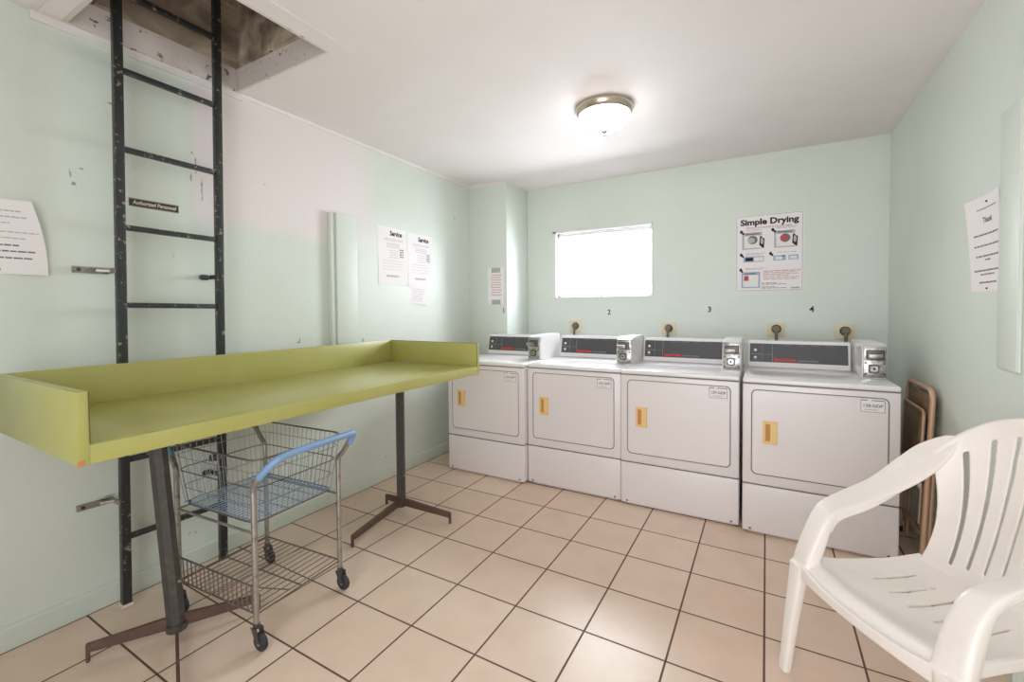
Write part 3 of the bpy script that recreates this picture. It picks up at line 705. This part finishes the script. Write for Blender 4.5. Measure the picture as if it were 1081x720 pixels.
# ------------------------------------------------------------------ CART
cart = root('laundry_cart', 'wire laundry cart with pale blue handles, half under the green table', 'cart', (-1.915, 1.125, 0)); cart.rotation_euler = (0, 0, math.radians(4))
HXc, HYc = .25, .2
for sx_ in (1, -1):
    for sy in (1, -1):
        b = MB(); b.tube([(sx_*HXc, sy*HYc, .085), (sx_*HXc, sy*HYc, .30), (sx_*HXc, sy*HYc, .575)], .0105, 12); leg = b.build('leg', M['grey_metal'], cart, True)
        b = MB(); wx, wy = sx_*HXc, sy*HYc; ox = .018 if sy > 0 else .022
        b.lathe([(.012, .080), (.013, .098)], (wx, wy, 0), 12)
        for q in (-.013, .013):
            b.prism([(wx-.016, wy+q-.0015, .084), (wx+.018, wy+q-.0015, .084), (wx+ox+.010, wy+q-.0015, .034), (wx+ox-.008, wy+q-.0015, .030)], (0, .003, 0))
        cs = b.build('caster_fork', M['steel_dark'], leg, True)
        b = MB(); b.lathe([(.010, -.010), (.028, -.010), (.0335, -.006), (.0335, .006), (.028, .010), (.010, .010)], (wx+ox, wy, .0335), 24, 'y'); b.build('wheel', M['rubber'], leg, True)
        b = MB(); b.lathe([(.010, -.0125), (.010, .0125)], (wx+ox, wy, .0335), 14, 'y'); b.build('wheel_hub', M['grey_metal'], leg, True)
    e = sx_*HXc; f = sx_*(HXc+.115)
    b = MB(); b.tube([(e, -HYc, .57), (e, -HYc, .605), (e+sx_*.02, -HYc, .635), (e+sx_*.075, -HYc+.005, .69), (f-sx_*.012, -HYc+.03, .722), (f, -HYc+.085, .732),
                      (f+sx_*.006, 0, .735), (f, HYc-.06, .732), (f-sx_*.006, HYc-.018, .728), (f-sx_*.02, HYc-.004, .715), (e+sx_*.035, HYc, .635), (e+sx_*.006, HYc, .605), (e, HYc, .57)], .0110, 12, smooth=6)
    hd = b.build('handle_tube', M['grey_metal'], cart, True)
    b = MB(); b.tube([(e+sx_*.034, -HYc+.001, .650), (e+sx_*.075, -HYc+.005, .69), (f-sx_*.012, -HYc+.03, .722), (f, -HYc+.085, .732),
                      (f+sx_*.006, 0, .735), (f, HYc-.06, .732), (f-sx_*.006, HYc-.018, .728), (f-sx_*.02, HYc-.004, .715), (e+sx_*.075, HYc, .678)], .0136, 14, smooth=6)
    b.build('handle_grip', M['bluegrip'], hd, True)
# basket
Bz, Tz = .462, .712
def ring(z, r=.05, dx=0.):
    k = (z-Bz)/(Tz-Bz); hx, hy = .232+.045*k, .185+.022*k
    return [Vector((x, y, z)) for x, y in rrect(-hx, hx, -hy, hy, r, 4)]
wr = .0012
b = MB(); b.tube(ring(Tz), .0040, 8, closed=True); b.tube(ring(.602), .0026, 6, closed=True); b.tube(ring(Bz), .0034, 6, closed=True)
rim = b.build('basket_rim', M['wire'], cart, True)
b = MB(); NX, NY = 17, 14
b.tube(ring(.532), .0018, 6, closed=True); b.tube(ring(.662), .0016, 6, closed=True)
for i in range(NX+1):
    t_ = -1+2*i/NX
    for s in (-1, 1): b.tube([(t_*.215, s*.185, Bz), (t_*.257, s*.207, Tz)], wr, 5)
for j in range(NY+1):
    t_ = -1+2*j/NY
    for s in (-1, 1): b.tube([(s*.232, t_*.168, Bz), (s*.277, t_*.188, Tz)], wr, 5)
b.build('basket_sides', M['basketwire'], cart, False)
b = MB()
for i in range(21):
    x = -.222+.444*i/20; b.tube([(x, -.184, Bz+.003), (x, .184, Bz+.003)], .0023, 6)
for j in range(6):
    y = -.17+.34*j/5; b.tube([(-.231, y, Bz-.002), (.231, y, Bz-.002)], .003, 6)
b.build('basket_floor', M['bluewire'], cart, True)
b = MB()
for s in (-1, 1):
    b.tube([(-HXc, s*HYc, .435), (HXc, s*HYc, .435)], .0052, 8)
b.tube([(-HXc, -HYc, .435), (-HXc, HYc, .435)], .004, 8)
b.build('cross_bar', M['grey_metal'], cart, True)
# lower tray
tz = .130
b = MB(); b.tube([(HXc, HYc, tz), (-HXc, HYc, tz), (-HXc, -HYc, tz), (HXc, -HYc, tz)], .0035, 8)
b.tube([(HXc, HYc-.01, tz-.002), (HXc, -HYc, tz-.002)], .003, 8)
for i in range(15):
    x = -.235+.47*i/14; b.tube([(x, -HYc, tz+.003), (x, HYc, tz+.003)], .0022, 6)
b.tube([(-HXc, .0, tz-.003), (HXc, .0, tz-.003)], .003, 6)
b.tube([(-HXc, -HYc-.008, .238), (HXc, -HYc-.008, .238)], .0036, 8)
for i in range(17):
    x = -.235+.47*i/16; b.tube([(x, -HYc-.003, tz), (x, -HYc-.008, .238)], .0023, 6)
b.tube([(HXc+.004, -HYc-.004, .238), (HXc, -HYc+.05, .20), (HXc-.01, -.05, .135)], .0026, 6)
b.build('lower_tray', M['wire'], cart, True)
b = MB(); b.box(-.283, -.262, -.05, -.02, .585, .615, .003); b.build('hook_plate', M['steel_dark'], cart)

# ------------------------------------------------------------------ FOLDED CHAIR against the right wall
fc = root('folded_chair', 'brown metal folding chair folded flat against the right wall beside the last dryer', 'chair', (.66, 3.03, 0))
fc.rotation_euler = (0, math.radians(2.2), 0)
def U(hw, top, r=.05, x=0., bot=0.):
    pts = [(x, -hw, bot), (x, -hw, top-r)]
    for k in range(1, 6): a = PI/2*k/5; pts.append((x, -hw+r-r*math.cos(a), top-r+r*math.sin(a)))
    for k in range(1, 6): a = PI/2*k/5; pts.append((x, hw-r+r*math.sin(a), top-r+r*math.cos(a)))
    pts += [(x, hw, bot)]; return pts
b = MB(); b.tube(U(.205, .86), .012, 12); fr = b.build('front_frame', M['bronze'], fc, True)
b = MB(); b.tube(U(.180, .56, x=.026), .010, 12); b.tube([(.026, -.18, .12), (.026, .18, .12)], .007, 8); b.build('rear_frame', M['bronze'], fc, True)
b = MB(); b.box(-.004, .004, -.19, .19, .70, .835, .003); b.box(-.007, -.003, -.175, .175, .715, .82, .002); b.build('backrest', M['brownpan'], fc, True)
b = MB(); b.box(-.022, -.012, -.165, .165, .38, .745, .004, 3); b.box(-.025, -.021, -.14, .14, .40, .72, .002); st = b.build('seat', M['brownpan'], fc, True)
b = MB(); b.tube([Vector((-.020, y, z)) for y, z in rrect(-.172, .172, .372, .752, .03, 5)], .0075, 8, closed=True); b.build('seat_rim', M['bronze'], st, True)
for yy in (-.18, .18):
    b = MB(); b.tube([(-.012, yy, .36), (.03, yy, .34)], .006, 8); b.tube([(-.014, yy, .40), (-.014, yy*.99, .20)], .005, 8); b.build('hinge_link', M['bronze'], fc, True)
b = MB(); b.tube([(0, -.205, .14), (0, .205, .14)], .007, 8); b.build('stretcher', M['bronze'], fc, True)
for yy in (-.205, .205):
    b = MB(); b.lathe([(.0145, 0), (.0145, .03)], (0, yy, 0), 12); b.build('foot_cap', M['rubber'], fc, True)
b = MB(); b.prism([(-.022, -.215, .405), (-.034, -.196, .425), (-.034, -.170, .400), (-.024, -.192, .372)], (.0012, .0006, 0)); b.build('paper_tag', M['paper'], fc)

# ------------------------------------------------------------------ WHITE PLASTIC CHAIR
def slab(bm, G, keep, th):
    """closed slab from a grid of (point, normal) with cells removed where keep is False"""
    nj, ni = len(G), len(G[0]); top = {}; bot = {}
    def tv(j, i):
        if (j, i) not in top: p, n = G[j][i]; top[j, i] = bm.verts.new(p+n*th/2)
        return top[j, i]
    def bv(j, i):
        if (j, i) not in bot: p, n = G[j][i]; bot[j, i] = bm.verts.new(p-n*th/2)
        return bot[j, i]
    K = lambda j, i: 0 <= j < nj-1 and 0 <= i < ni-1 and keep(j, i)
    for j in range(nj-1):
        for i in range(ni-1):
            if not K(j, i): continue
            bm.faces.new((tv(j, i), tv(j, i+1), tv(j+1, i+1), tv(j+1, i))); bm.faces.new((bv(j, i), bv(j+1, i), bv(j+1, i+1), bv(j, i+1)))
            if not K(j-1, i): bm.faces.new((tv(j, i), bv(j, i), bv(j, i+1), tv(j, i+1)))
            if not K(j+1, i): bm.faces.new((tv(j+1, i), tv(j+1, i+1), bv(j+1, i+1), bv(j+1, i)))
            if not K(j, i-1): bm.faces.new((tv(j, i), tv(j+1, i), bv(j+1, i), bv(j, i)))
            if not K(j, i+1): bm.faces.new((tv(j, i+1), bv(j, i+1), bv(j+1, i+1), tv(j+1, i+1)))
def gridpts(f, ni, nj):
    P_ = [[Vector(f(i/ni, j/nj)) for i in range(ni+1)] for j in range(nj+1)]
    G = []
    for j in range(nj+1):
        row = []
        for i in range(ni+1):
            du = P_[j][min(i+1, ni)]-P_[j][max(i-1, 0)]; dv = P_[min(j+1, nj)][i]-P_[max(j-1, 0)][i]
            row.append((P_[j][i], du.cross(dv).normalized()))
        G.append(row)
    return G
def ribbon(bm, pts, wv, W_, T_, k=6):
    """sweep of a rounded flat bar; wv = width direction per point, W_ half widths, T_ half thicknesses"""
    C = catmull([Vector(p) for p in pts], k); Wd = catmull([Vector(p) for p in wv], k)
    Ws = [v.x for v in catmull([Vector((a, b_, 0)) for a, b_ in zip(W_, T_)], k)]; Ts = [v.y for v in catmull([Vector((a, b_, 0)) for a, b_ in zip(W_, T_)], k)]
    rings = []; n = 16
    for i, c in enumerate(C):
        d = (C[min(i+1, len(C)-1)]-C[max(i-1, 0)]).normalized(); w_ = Wd[i]; w_ = (w_-d*w_.dot(d)).normalized(); t_ = d.cross(w_)
        ring_ = []
        for q in range(n):
            a = 2*PI*q/n; ca, sa = math.cos(a), math.sin(a)
            ex = math.copysign(abs(ca)**.55, ca); ey = math.copysign(abs(sa)**.55, sa)
            ring_.append(bm.verts.new(c+w_*ex*Ws[i]+t_*ey*Ts[i]))
        rings.append(ring_)
    for a, b_ in zip(rings, rings[1:]):
        for q in range(n): bm.faces.new((a[q], a[(q+1) % n], b_[(q+1) % n], b_[q]))
    bm.faces.new(rings[0][::-1]); bm.faces.new(rings[-1])

SEATZ = .385
def seat_f(u, v):
    s = 2*u-1; hw = .200+.036*v
    y = -.215+.440*v-.018*s*s*v
    z = SEATZ+.012+.018*abs(s)**3-.020*math.sin(PI*min(v*1.05, 1))+.004*v
    if v > .88: q = (v-.88)/.12; z -= .040*q*q; y -= .006*q*q
    return (s*hw, y, z)
def back_f(u, v):
    s = 2*u-1; ztop = .915-.150*abs(s)**2.3
    hw = .188-.030*math.sin(PI*v**.85)+.006*v
    z = SEATZ+v*(ztop-SEATZ)
    lean = (z-SEATZ)/.53
    y = -.215-.120*lean-.035*lean*lean+.070*abs(s)**2.2*(.35+.65*v)-.020*math.sin(PI*v)
    k = .80+.22*v; e = .75                       # slots fan out towards the top
    sp = s*k if abs(s) < e else math.copysign(e*k+(abs(s)-e)/(1-e)*(1-e*k), s)
    return (sp*hw, y, z)
SLOT = (-.72, -.43, -.145, .145, .43, .72)
def chair():
    tmp = bmesh.new(); NI, NJ = 120, 70
    G = gridpts(seat_f, NI, NJ)
    def ks(j, i):
        s = 2*(i+.5)/NI-1; v = (j+.5)/NJ
        return not any(abs(s-c)*.23 < .0052 and .22 < v < .60-.06*abs(c) for c in (-.6, -.3, 0, .3, .6))
    slab(tmp, G, ks, .008)
    NI2, NJ2 = 200, 100
    G2 = gridpts(back_f, NI2, NJ2)
    def kb(j, i):
        s = 2*(i+.5)/NI2-1; v = (j+.5)/NJ2
        for c in SLOT:
            if abs(s-c) < .030 and .10 < v < .90-.05*abs(c)**2: return False
        return True
    slab(tmp, G2, kb, .009)
    # front skirt under seat edge
    for sd in (1, -1):
        pts = [(sd*.148, -.308, .822), (sd*.176, -.284, .796), (sd*.201, -.246, .750), (sd*.221, -.190, .695), (sd*.232, -.100, .640), (sd*.236, .0, .602), (sd*.236, .078, .578),
               (sd*.232, .116, .552), (sd*.229, .142, .503), (sd*.230, .166, .440), (sd*.233, .186, .380)]
        wv = [(-sd*.75, .25, -.6), (-sd*.7, .3, -.65), (-sd*.8, .2, -.65), (-sd*1, .1, -.6), (-sd*1, 0, -.45), (-sd*1, 0, -.4), (-sd*1, 0, -.3), (-sd*1, 0, -.1), (-sd*1, 0, 0), (-sd*1, .1, 0), (-sd*1, .2, 0)]
        ribbon(tmp, pts, wv, [.012, .034, .050, .050, .042, .036, .035, .036, .038, .040, .041], [.006, .007, .009, .011, .012, .012, .013, .017, .023, .026, .025])
        # outer and inner lips of the arm
        ribbon(tmp, [(sd*.240, -.19, .712), (sd*.258, -.120, .658), (sd*.265, -.040, .624), (sd*.267, .030, .598), (sd*.265, .082, .578), (sd*.262, .122, .548), (sd*.260, .150, .498)],
               [(0, 0, 1)]*7, [.010, .014, .015, .015, .015, .013, .010], [.004]*7)
        ribbon(tmp, [(sd*.203, -.15, .640), (sd*.203, -.080, .612), (sd*.205, 0, .580), (sd*.206, .065, .562), (sd*.204, .100, .542), (sd*.202, .120, .51)], [(0, 0, 1)]*6, [.008, .014, .014, .014, .013, .010], [.004]*6)
        # front leg and rear leg
        ribbon(tmp, [(sd*.236, .198, .388), (sd*.241, .204, .32), (sd*.252, .219, .16), (sd*.262, .232, .0)], [(1, 0, 0)]*4, [.030, .027, .022, .018], [.022, .020, .017, .015])
        ribbon(tmp, [(sd*.182, -.216, .392), (sd*.190, -.222, .36), (sd*.212, -.236, .20), (sd*.232, -.255, .0)], [(1, 0, 0)]*4, [.022, .026, .022, .018], [.012, .020, .018, .015])
        # seat side rail
        ribbon(tmp, [(sd*.190, -.225, .378), (sd*.215, -.08, .382), (sd*.226, .08, .384), (sd*.235, .200, .384)], [(0, 0, 1)]*4, [.022, .017, .017, .022], [.006]*4)
    ribbon(tmp, [(-.234, .206, .372), (-.12, .222, .366), (0, .227, .364), (.12, .222, .366), (.234, .206, .372)], [(0, 0, 1)]*5, [.026, .018, .016, .018, .026], [.006]*5)
    # rolled rim round the top of the back
    rim = []
    for q in range(25):
        u = q/24; rim.append(Vector(back_f(u, .995))+Vector((0, -.006, -.004)))
    ribbon(tmp, rim, [(0, .5, 1)]*25, [.010]*25, [.009]*25, 2)
    bmesh.ops.recalc_face_normals(tmp, faces=tmp.faces)
    me = bpy.data.meshes.new('c'); tmp.to_mesh(me); tmp.free()
    ob = bpy.data.objects.new('c', me); COL.objects.link(ob)
    md = ob.modifiers.new('r', 'REMESH'); md.mode = 'VOXEL'; md.voxel_size = .0028; md.adaptivity = 0
    sm = ob.modifiers.new('s', 'SMOOTH'); sm.iterations = 5; sm.factor = .5
    bpy.context.view_layer.update()
    ev = bpy.data.meshes.new_from_object(ob.evaluated_get(bpy.context.evaluated_depsgraph_get()))
    bpy.data.objects.remove(ob); bpy.data.meshes.remove(me)
    nv = len(ev.vertices); co = [v.co.copy() for v in ev.vertices]; no = [v.normal.copy() for v in ev.vertices]
    def region(c):
        x, y, z = c; R = 1 if x > 0 else 0
        if z < .350: return ('leg', R, 1 if y > 0 else 0)
        if y > .12 and abs(x) > .190 and z > .41: return ('armrest', R)
        if y < -.19 and z > .408 and abs(x) < .215+max(0, (z-.70))*.0 : return ('backrest',)
        if z > .42: return ('armrest', R)
        return ('seat',)
    parts = {}
    for p in ev.polygons: parts.setdefault(region(p.center), []).append(list(p.vertices))
    rt = root('plastic_armchair', 'white molded plastic armchair with slotted back at the lower right', 'chair', (.404, 1.712, 0))
    rt.rotation_euler = (0, 0, math.radians(126))
    for key, fs in parts.items():
        used = sorted({i for f in fs for i in f}); ix = {a: k for k, a in enumerate(used)}
        m2 = bpy.data.meshes.new(key[0]); m2.from_pydata([co[a] for a in used], [], [[ix[i] for i in f] for f in fs])
        m2.polygons.foreach_set('use_smooth', [True]*len(m2.polygons)); m2.normals_split_custom_set_from_vertices([no[a] for a in used])
        m2.materials.append(M['plastic'])
        o2 = bpy.data.objects.new(key[0], m2); COL.objects.link(o2); o2.parent = rt
    bpy.data.meshes.remove(ev)
    return rt
chair()

# ------------------------------------------------------------------ LIGHT
wd = bpy.data.worlds.new('World'); scn.world = wd; wd.use_nodes = True
bg = wd.node_tree.nodes['Background']; bg.inputs['Color'].default_value = (.93, .97, 1, 1); bg.inputs['Strength'].default_value = 1.2
def area(name, loc, rot, sx_, sy_, power, col=(1, 1, 1), spread=180):
    l = bpy.data.lights.new(name, 'AREA'); l.shape = 'RECTANGLE'; l.size = sx_; l.size_y = sy_; l.energy = power; l.color = col
    o = bpy.data.objects.new(name, l); COL.objects.link(o); o.location = loc; o.rotation_euler = rot; l.spread = math.radians(spread); return o
area('rear_fill', ((DX0+DX1)/2, YR-.06, DZ/2), (-PI/2, 0, PI), DX1-DX0, DZ-.05, 15.5, (.95, .96, 1), 132)  # added fill light behind the camera, set in the made-up rear doorway
area('window_daylight', ((WX0+WX1)/2, YB+.55, (WZ0+WZ1)/2+.22), (-PI/2+math.radians(15), 0, 0), 1.15, 1.3, 120, (.88, .94, 1))

# ------------------------------------------------------------------ CAMERA
f, ppy, yaw, pitch, roll, hc = 470.1172, 339.3753, .519, .0268, -.0082, 1.2634
cy, sy_ = math.cos(yaw), math.sin(yaw)
F = Vector((-sy_*math.cos(pitch), cy*math.cos(pitch), -math.sin(pitch))); R = Vector((cy, sy_, 0)); Uv = R.cross(F)
R2 = R*math.cos(roll)+Uv*math.sin(roll); U2 = -R*math.sin(roll)+Uv*math.cos(roll)
cam = bpy.data.cameras.new('camera'); co = bpy.data.objects.new('camera', cam); COL.objects.link(co)
cam.sensor_width = 36; cam.sensor_fit = 'HORIZONTAL'; cam.lens = f/1081*36; cam.shift_y = -(360-ppy)/1081; cam.clip_start = .02
mw = Matrix((R2, U2, -F)).transposed().to_4x4(); mw.translation = (0, 0, hc); co.matrix_world = mw
scn.camera = co
scn.view_settings.view_transform = 'Standard'; scn.view_settings.look = 'None'; scn.view_settings.gamma = 1
scn.view_settings.use_curve_mapping = False; scn.view_settings.exposure = 0.57
scn.cycles.max_bounces = 10; scn.cycles.diffuse_bounces = 6
